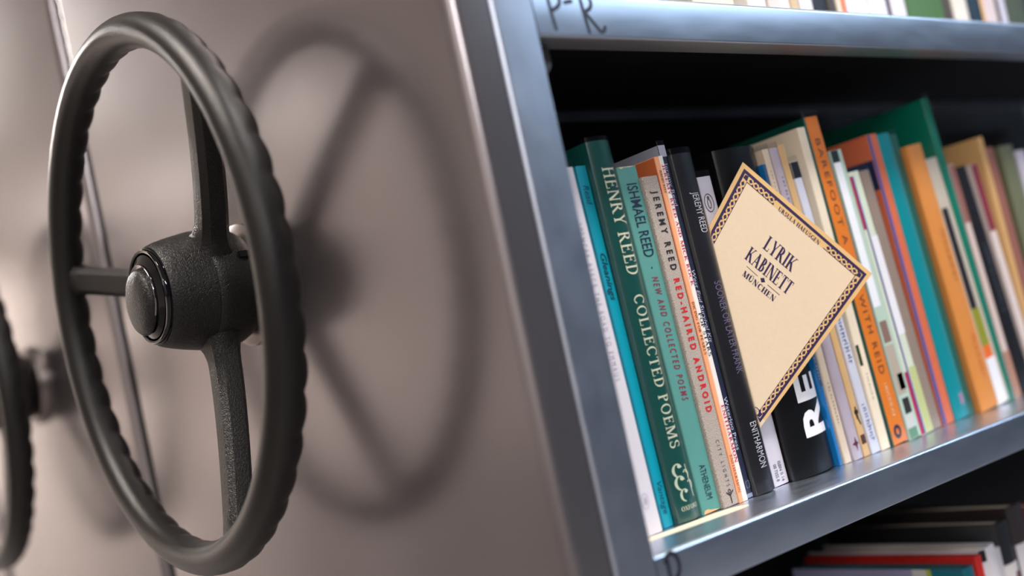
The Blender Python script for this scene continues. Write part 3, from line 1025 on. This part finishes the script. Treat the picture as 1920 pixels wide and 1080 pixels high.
b = bk('orange', 'tall book with bright orange spine and dark green cover', color=(10, 84, 72), spine=(240, 134, 40), spine_x=(0.13, 1.0), style='hard', film=True, film_up=0.005)
b.text('sans', 'BAREFOOT A', 0.2250, 0.1470, 0.54, 0.34, (110, 66, 46), spacing=1.3)
b.text('sans', 'WITH REID', 0.1097, 0.0511, 0.54, 0.34, (110, 66, 46), spacing=1.3)
b.text('marks', 12, 0.0440, 0.0190, 0.54, 0.26, (250, 208, 160), 'white_lettering')
b.spine_shape('round_mark', [[(0.0094 + x, 0.0085 + z) for x, z in p] for p in bow(0, 0, 0.0046, 0.0050, 0, 360, 0.0026, 0.0026, 20)], (40, 38, 70))

b = bk('mint', 'mint green book with small photographs printed along the spine', color=(178, 200, 186))
b.patch('white_top', 0.0, 0.62, 0.0990, 0.2070, (232, 234, 240))
b.patch('black_top', 0.0, 0.62, 0.2070, 0.2158, (20, 40, 36))
b.patch('photo_print', 0.10, 0.70, 0.0720, 0.0880, (134, 106, 96))
b.patch('photo_print', 0.05, 0.75, 0.0330, 0.0700, (176, 164, 150))
b.patch('photo_print', 0.35, 0.80, 0.0360, 0.0480, (66, 44, 40))
b.patch('photo_print', 0.20, 0.75, 0.0185, 0.0300, (44, 40, 38))
b.patch('photo_print', 0.05, 0.75, 0.0080, 0.0180, (196, 198, 194))
b.patch('green_foot', 0.05, 0.75, 0.0005, 0.0078, (98, 140, 112))
b = bk('multi', 'pale book with a dark blue line and a crimson strip along its spine', color=(206, 214, 196))
b.patch('crimson_strip', 0.0, 0.22, 0.1560, 0.1960, (164, 34, 66))
b.patch('blue_line', 0.22, 0.36, 0.0005, 0.1960, (70, 76, 142))
b.patch('white_field', 0.42, 1.0, 0.0750, 0.1500, (228, 226, 232))
b.patch('crimson_strip', 0.0, 0.22, 0.0005, 0.0480, (176, 30, 70))
b.patch('lime_field', 0.42, 1.0, 0.0005, 0.0500, (186, 194, 136))
b = bk('taupe', 'plain taupe book between the crimson striped and coral spines', color=(160, 142, 128), film=True)
b = bk('coral', 'coral orange book with purple edge stripe and navy patch on its cover', color=(196, 98, 62))
b.patch('purple_stripe', 0.0, 0.30, 0.0005, 0.2270, (88, 84, 140))
b.side_patch('navy_patch', 0.0006, 0.080, 0.185, 0.2080, (26, 44, 84))
b.root.children[0].data.materials[0] = paint((206, 106, 72), 0.38)
b = bk('teal', 'wide turquoise-teal book right of the coral spine', color=(0, 132, 142), coat=0.3, bulge=0.0012)
b.patch('red_spot', 0.55, 0.85, 0.010, 0.019, (150, 120, 150))
b = bk('dgreen', 'slim dark green book in film between teal and ochre spines', color=(30, 100, 88), film=True)
b = bk('ochre', 'thick ochre orange book with faint darker lettering', color=(206, 132, 62), bulge=0.0016, rough=0.5)
b.text('marks', 14, 0.1463, 0.1035, 0.62, 0.30, (156, 92, 40), 'faint_lettering')
b.text('marks', 12, 0.0600, 0.0250, 0.62, 0.30, (190, 92, 40), 'faint_lettering')
b = bk('compo', 'grey book whose spine print is black, olive, orange and white', color=(188, 178, 164))
b.patch('black_field', 0.12, 0.62, 0.0801, 0.1640, (36, 32, 36))
b.patch('olive_field', 0.12, 0.72, 0.0491, 0.0800, (138, 140, 44))
b.patch('orange_field', 0.12, 0.72, 0.0386, 0.0490, (222, 106, 40))
b.patch('white_field', 0.12, 0.80, 0.0005, 0.0385, (228, 226, 232))
b = bk('tall', 'tallest book in the row, emerald green and thin', color=(0, 128, 104), film=True, film_up=0.004)
b = bk('salmon', 'thin pale pink book with a dotted top, right of the emerald one', color=(206, 186, 180))
b.patch('red_dotted_field', 0.0, 1.0, 0.150, 0.1990, (140, 92, 86))
b.patch('brown_foot', 0.0, 1.0, 0.0005, 0.0400, (168, 124, 106))
b = bk('black', 'black book with faint lettering near the right photo edge', color=(22, 22, 27))
b.text('marks', 14, 0.130, 0.070, 0.5, 0.3, (70, 74, 86), 'faint_lettering')
b = bk('pinkw', 'thin book crimson above and pinkish white below', color=(214, 200, 196))
b.patch('crimson_top', 0.0, 1.0, 0.140, 0.1979, (126, 44, 60))
b = bk('tanr', 'tall tan book rising behind the crimson-topped one', color=(202, 160, 106))
b = bk('brown', 'reddish brown book right of the tall tan one', color=(142, 92, 82))
b = bk('olive', 'wide olive grey book at the right photo edge', color=(104, 108, 84), style='hard', bulge=0.002)
b = bk('lilacw', 'pale lilac book cut off by the right photo edge', color=(196, 192, 206))

# ------------------------------------------------------------------ books on the shelf above (only their feet show)
ZU = Z0 + SP + 0.0002
UP = [
    (0.2400, 0.0430, 'cream', (226, 216, 198), 'wide cream book whose foot shows first on the upper shelf'),
    (0.2969, 0.0200, 'w', (236, 230, 222), 'off-white book second from the left on the upper shelf'),
    (0.3190, 0.0135, 'w', (220, 206, 200), 'pale pinkish book third from the left on the upper shelf'),
    (0.3332, 0.0130, 'w', (234, 228, 230), 'narrow white book left of the tan one on the upper shelf'),
    (0.3466, 0.0085, 'w', (204, 182, 144), 'thin tan book on the upper shelf'),
    (0.3556, 0.0158, 'w', (228, 222, 222), 'white book left of the black pair on the upper shelf'),
    (0.3718, 0.0200, 'w', (24, 28, 34), 'wide black book on the upper shelf'),
    (0.3922, 0.0095, 'w', (66, 58, 50), 'narrow dark brown book beside the wide black one above'),
    (0.4022, 0.0066, 'w', (216, 206, 186), 'thin beige book left of the orange one on the upper shelf'),
    (0.4092, 0.0066, 'w', (240, 108, 34), 'thin bright orange book on the upper shelf'),
    (0.4171, 0.0275, 'w', (236, 234, 238), 'wide white book right of the orange one on the upper shelf'),
    (0.4452, 0.0255, 'w', (228, 226, 236), 'wide white book left of the black sliver on the upper shelf'),
    (0.4716, 0.0070, 'w', (22, 34, 44), 'black sliver of a book between white ones on the upper shelf'),
    (0.4795, 0.0205, 'w', (228, 222, 232), 'white book left of the green one on the upper shelf'),
    (0.5008, 0.0555, 'w', (74, 110, 64), 'very wide grass green book on the upper shelf'),
    (0.5572, 0.0175, 'w', (74, 66, 58), 'dark grey brown book right of the green one on the upper shelf'),
    (0.5755, 0.0240, 'w', (226, 218, 208), 'off-white book right of the grey brown one on the upper shelf'),
    (0.6003, 0.0215, 'w', (30, 50, 66), 'navy book on the upper shelf'),
    (0.6226, 0.0066, 'w', (232, 182, 96), 'thin yellow book beside the navy one on the upper shelf'),
    (0.6296, 0.0205, 'w', (212, 196, 196), 'pale pink-grey book right of the yellow one on the upper shelf'),
    (0.6508, 0.0048, 'w', (86, 84, 88), 'thin dark grey book near the right end of the upper shelf'),
    (0.6562, 0.0140, 'w', (210, 206, 222), 'pale lilac book near the right end of the upper shelf'),
    (0.6706, 0.0340, 'w', (70, 80, 66), 'wide grey green book last in view on the upper shelf'),
]
for i, (x, w, _, c, lab) in enumerate(UP):
    Book(lab, x, 0.0, w, 0.20 + 0.012 * ((i * 7) % 5 - 2), 0.044 - 0.001 * (i % 3), ZU, depth=0.14, color=c, group='books on the upper shelf')

# ------------------------------------------------------------------ books on the shelf below (only their tops show)
ZL = Z0 - SP + 0.0002
LOW = [
    (0.3925, 0.0150, 0.2010, 0.040, (10, 96, 110), 'hard', None, 'teal hardback with white page tops on the lower shelf'),
    (0.4085, 0.0085, 0.2060, 0.038, (188, 34, 28), 'hard', None, 'thin red hardback on the lower shelf'),
    (0.4178, 0.0240, 0.2080, 0.040, (214, 208, 212), 'hard', None, 'white hardback with thick grey page tops beside the red one'),
    (0.4426, 0.0105, 0.2020, 0.042, (196, 188, 192), 'flat', None, 'short pale book between white and black ones on the lower shelf'),
    (0.4540, 0.0215, 0.2190, 0.044, (22, 22, 27), 'hard', None, 'black hardback with a shiny top edge on the lower shelf'),
    (0.4765, 0.0250, 0.2260, 0.044, (46, 38, 38), 'hard', None, 'dark brown hardback tallest among the lower shelf books'),
    (0.5030, 0.0240, 0.2200, 0.044, (96, 28, 30), 'hard', None, 'dark red hardback cut off by the right photo edge below'),
]
for (x, w, h, y, c, st, sp, lab) in LOW:
    b = Book(lab, x, 0.0, w, h, y, ZL, depth=0.155, color=c, style=st, bulge=0.002 if st == 'hard' else 0, group='books on the lower shelf', coat=0.4 if c == (22, 22, 27) else 0)
    if c == (10, 96, 110):
        b.side_patch('lime_band', 0.0260, 0.0300, 0.0, h - 0.0002, (176, 190, 70))
        b.side_patch('white_band', 0.0300, 0.0420, 0.0, h - 0.0002, (212, 210, 204))
        b.side_patch('lilac_field', 0.0420, 0.1545, 0.0, h - 0.0002, (160, 158, 190))
    if c == (22, 22, 27):
        b.patch('white_label', 0.0, 1.0, 0.120, 0.186, (216, 208, 206))
        b.patch('maroon_band', 0.62, 1.0, 0.120, 0.178, (92, 34, 34))
    if c == (46, 38, 38):
        b.patch('white_label', 0.05, 0.75, 0.120, 0.196, (208, 204, 208))
    if c == (214, 208, 212):
        b.patch('black_headband', 0.0, 0.3, 0.1985, 0.2075, (16, 14, 14))

# ------------------------------------------------------------------ paper strip under the first books
q = MB()
st_ = [(0.0560, 0.0350), (0.160, 0.0292)] + [(0.168, 0.0296), (0.1715, 0.0315), (0.1725, 0.0345), (0.170, 0.0380)] + [(0.160, 0.0420), (0.0560, 0.0440)]
q.prism(st_, 'z', Z0 + 0.00003, Z0 + 0.00018)
tag(q.build('paper_strip', mat('strip_paper', srgb(232, 218, 192), 0.6)), 'cream paper strip with rounded end lying under the first books', 'paper strip')

# ------------------------------------------------------------------ the card stuck between the books
CT = Vector((0.2416034, 0.0342953, 0.2105038))
CR = Vector((0.3109995, 0.0049551, 0.1220883))
CB = Vector((0.2140135, 0.0459601, 0.0401248))
CL = Vector((0.1593504, 0.0690713, 0.1113536))
cdx = Vector((math.cos(-0.4), math.sin(-0.4), 0))
cn = Vector((math.sin(-0.4), -math.cos(-0.4), 0))      # faces the viewer


def card_pt(u, v, lift=0.0):
    p = CT * ((1 - u) * (1 - v)) + CR * (u * (1 - v)) + CB * (u * v) + CL * ((1 - u) * v)
    xl = 0.2160 - 0.0430 * p.z
    if p.x < xl:                                 # the hidden part bends into the gap between two books
        k = (xl - p.x) / cdx.x
        q = p + cdx * k
        r0 = 0.0004
        if k < r0 * 1.17:
            a = k / r0
            return q + Vector((-math.sin(a + 0.4) + math.sin(0.4), math.cos(0.4) - math.cos(a + 0.4), 0)) * r0 + cn * lift
        e = q + Vector((-1 + math.sin(0.4), math.cos(0.4), 0)) * r0
        return e + Vector((-(k - r0 * 1.17) * 0.0, (k - r0 * 1.17), 0)) + Vector((-1, 0, 0)) * lift
    return p + cn * lift


CC = CT.copy()
card = empty('card', (CT.x, CT.y, CT.z + Z0), 'cream bookplate card with dark ornamental border standing diagonally among the books', 'card')


def card_mesh(name, polys, material, lift, n=1, thick=0.0):
    vs, fs = [], []
    for p in polys:
        i0 = len(vs)
        vs += [card_pt(u, v, lift + 0.0000015 * (len(fs) % 9)) - CC for u, v in p]
        fs.append(tuple(range(i0, i0 + len(p))))
    return build(name, vs, fs, material, card)


N = 90
vs, fs = [], []
for s_ in (0.0, -0.0005):
    for i in range(N + 1):
        for j in range(N + 1):
            vs.append(card_pt(i / N, j / N, s_) - CC)
K = (N + 1) ** 2
for i in range(N):
    for j in range(N):
        a = i * (N + 1) + j
        fs.append((a, a + 1, a + N + 2, a + N + 1))
        fs.append((K + a, K + a + N + 1, K + a + N + 2, K + a + 1))
for i in range(N):
    for a, b_ in ((i, i + 1), (N * (N + 1) + i, N * (N + 1) + i + 1), (i * (N + 1), (i + 1) * (N + 1)), (i * (N + 1) + N, (i + 1) * (N + 1) + N)):
        fs.append((a, b_, K + b_, K + a))
build('sheet', vs, fs, M_CARD, card, smooth=60)
LF = 0.00006


def strip(u0, v0, u1, v1, n=24):
    out = []
    if abs(u1 - u0) > abs(v1 - v0):
        for i in range(n):
            a, c = u0 + (u1 - u0) * i / n, u0 + (u1 - u0) * (i + 1) / n
            out.append([(a, v0), (c, v0), (c, v1), (a, v1)])
    else:
        for i in range(n):
            a, c = v0 + (v1 - v0) * i / n, v0 + (v1 - v0) * (i + 1) / n
            out.append([(u0, a), (u1, a), (u1, c), (u0, c)])
    return out


# tan margin, then the navy frame
e0, e1 = 0.0, 0.078
f1 = 0.070
mg = strip(e0, 0.0, 1.0, f1) + strip(0.0, 1 - f1, 1.0, 1.0) + strip(0.0, f1, e1, 1 - f1) + strip(1 - e1, f1, 1.0, 1 - f1)
card_mesh('tan_margin', mg, M_CARDEDGE, LF * 0.5)
A, Bq = 0.024, 0.042            # navy line in u ; in v scaled by .87
Av, Bv = 0.022, 0.038
fr = strip(A, Av, 1 - A, Bv) + strip(A, 1 - Bv, 1 - A, 1 - Av) + strip(A, Bv, Bq, 1 - Bv) + strip(1 - Bq, Bv, 1 - A, 1 - Bv)
IA, IV = 0.074, 0.066
t1 = 0.004
fr += strip(IA, IV, 0.28, IV + t1) + strip(0.67, IV, 1 - IA, IV + t1) + strip(IA, 1 - IV - t1, 1 - IA, 1 - IV) + strip(IA, IV, IA + t1, 1 - IV) + strip(1 - IA - t1, IV, 1 - IA, 1 - IV)
card_mesh('navy_frame', fr, M_NAVY, LF)
om = []


def diamonds_u(u0, u1, v0, v1, n):
    d = (u1 - u0) / n
    vm = (v0 + v1) / 2
    hv = (v1 - v0) / 2
    for i in range(n):
        c = u0 + d * (i + 0.5)
        om.append([(c - d * 0.34, vm), (c, vm - hv * 0.72), (c + d * 0.34, vm), (c, vm + hv * 0.72)])
        e = c + d * 0.5
        om.append([(e - d * 0.20, v0), (e + d * 0.20, v0), (e, vm - hv * 0.30)])
        om.append([(e - d * 0.20, v1), (e + d * 0.20, v1), (e, vm + hv * 0.30)])


def diamonds_v(v0, v1, u0, u1, n):
    k = len(om)
    diamonds_u(v0, v1, u0, u1, n)
    for i in range(k, len(om)):
        om[i] = [(b_, a) for a, b_ in om[i]]


diamonds_u(0.075, 0.275, Bv, IV, 5)
diamonds_u(0.675, 0.925, Bv, IV, 6)
diamonds_u(0.075, 0.925, 1 - IV, 1 - Bv, 20)
diamonds_v(0.068, 0.932, Bq, IA, 22)
diamonds_v(0.068, 0.932, 1 - IA, 1 - Bq, 22)
for (u, v, su, sv_) in ((IA, IV, -1, -1), (1 - IA, IV, 1, -1), (1 - IA, 1 - IV, 1, 1), (IA, 1 - IV, -1, 1)):
    om.append([(u, v), (u + su * 0.030, v + sv_ * 0.004), (u + su * 0.026, v + sv_ * 0.024), (u + su * 0.004, v + sv_ * 0.028)])
card_mesh('ornament_border', om, M_NAVY, LF)


def card_text(kind, s, u0, u1, vb, vt, name, **k):
    polys, L = txt(kind, s, **k)
    card_mesh(name, [[(u0 + x / L * (u1 - u0), vb + (vt - vb) * yy) for x, yy in p] for p in polys], M_NAVY, LF)


card_text('serif', 'LYRIK', 0.354, 0.585, 0.281, 0.205, 'title_lettering', bold=1.25, space=0.04)
card_text('serif', 'KABINETT', 0.289, 0.642, 0.385, 0.312, 'title_lettering', bold=1.25, space=0.04)
card_text('serif', 'M\u00dcNCHEN', 0.330, 0.590, 0.460, 0.430, 'town_lettering', bold=1.5, space=0.10)
card_text('serif', 'URSULA HAEUSGEN', 0.318, 0.636, 0.074, 0.051, 'name_lettering', bold=1.4, space=0.05)
card_mesh('rules', [[(0.327, 0.4065), (0.419, 0.4085), (0.419, 0.4115), (0.327, 0.4095)], [(0.502, 0.4095), (0.602, 0.4095), (0.602, 0.4125), (0.502, 0.4125)],
                    [(0.440, 0.409), (0.460, 0.395), (0.480, 0.409), (0.460, 0.423)]], M_NAVY, LF)


# ------------------------------------------------------------------ hand-written letters on the shelf lips
def pen(points, w):
    """a marker stroke through points (x,z) as one ribbon with round ends"""
    out = []
    for (a, b_) in zip(points[:-1], points[1:]):
        out.append(q_(a[0], a[1], b_[0], b_[1], w))
    for p in points:
        out.append([(p[0] + w / 2 * math.cos(i * PI / 5), p[1] + w / 2 * math.sin(i * PI / 5)) for i in range(10)])
    return out


def crv(cx, cy, rx, ry, a0, a1, n=14):
    return [(cx + rx * math.cos(math.radians(a0 + (a1 - a0) * i / n)), cy + ry * math.sin(math.radians(a0 + (a1 - a0) * i / n))) for i in range(n + 1)]


def lip_text(shelf, strokes, w):
    polys = []
    for s_ in strokes:
        polys += pen(s_, w)
    vs, fs = [], []
    for k, p in enumerate(polys):
        n = len(vs)
        vs += [(x, -0.00008 - 0.0000004 * k, z) for x, z in p]
        fs.append(tuple(range(n, n + len(p))))
    build('marker_lettering', vs, fs, M_INK, shelf)


x0 = 0.0625
P_ = [[(x0 + 0.0062, -0.0215), (x0 + 0.0052, -0.012), (x0 + 0.0046, -0.0005)], [(x0 + 0.0046, -0.001)] + crv(x0 + 0.0060, -0.0050, 0.0070, 0.0055, 70, -60) + [(x0 + 0.0055, -0.0115)],
      [(x0 + 0.0165, -0.0065), (x0 + 0.0215, -0.0055)],
      [(x0 + 0.0305, -0.0225), (x0 + 0.0292, -0.012), (x0 + 0.0284, -0.0005)], [(x0 + 0.0284, -0.001)] + crv(x0 + 0.0300, -0.0055, 0.0062, 0.0050, 70, -70) + [(x0 + 0.0300, -0.0112)] +
      [(x0 + 0.0350, -0.0172), (x0 + 0.0395, -0.0222), (x0 + 0.0420, -0.0215), (x0 + 0.0432, -0.0195)]]
lip_text(shelves[4], P_, 0.0024)
x0 = 0.0650
D_ = [[(x0 - 0.0008, -0.0215), (x0 - 0.0012, -0.012), (x0 - 0.0010, -0.0030)], crv(x0 + 0.0020, -0.0082, 0.0050, 0.0068, 150, -80)]
lip_text(shelves[3], D_, 0.0026)
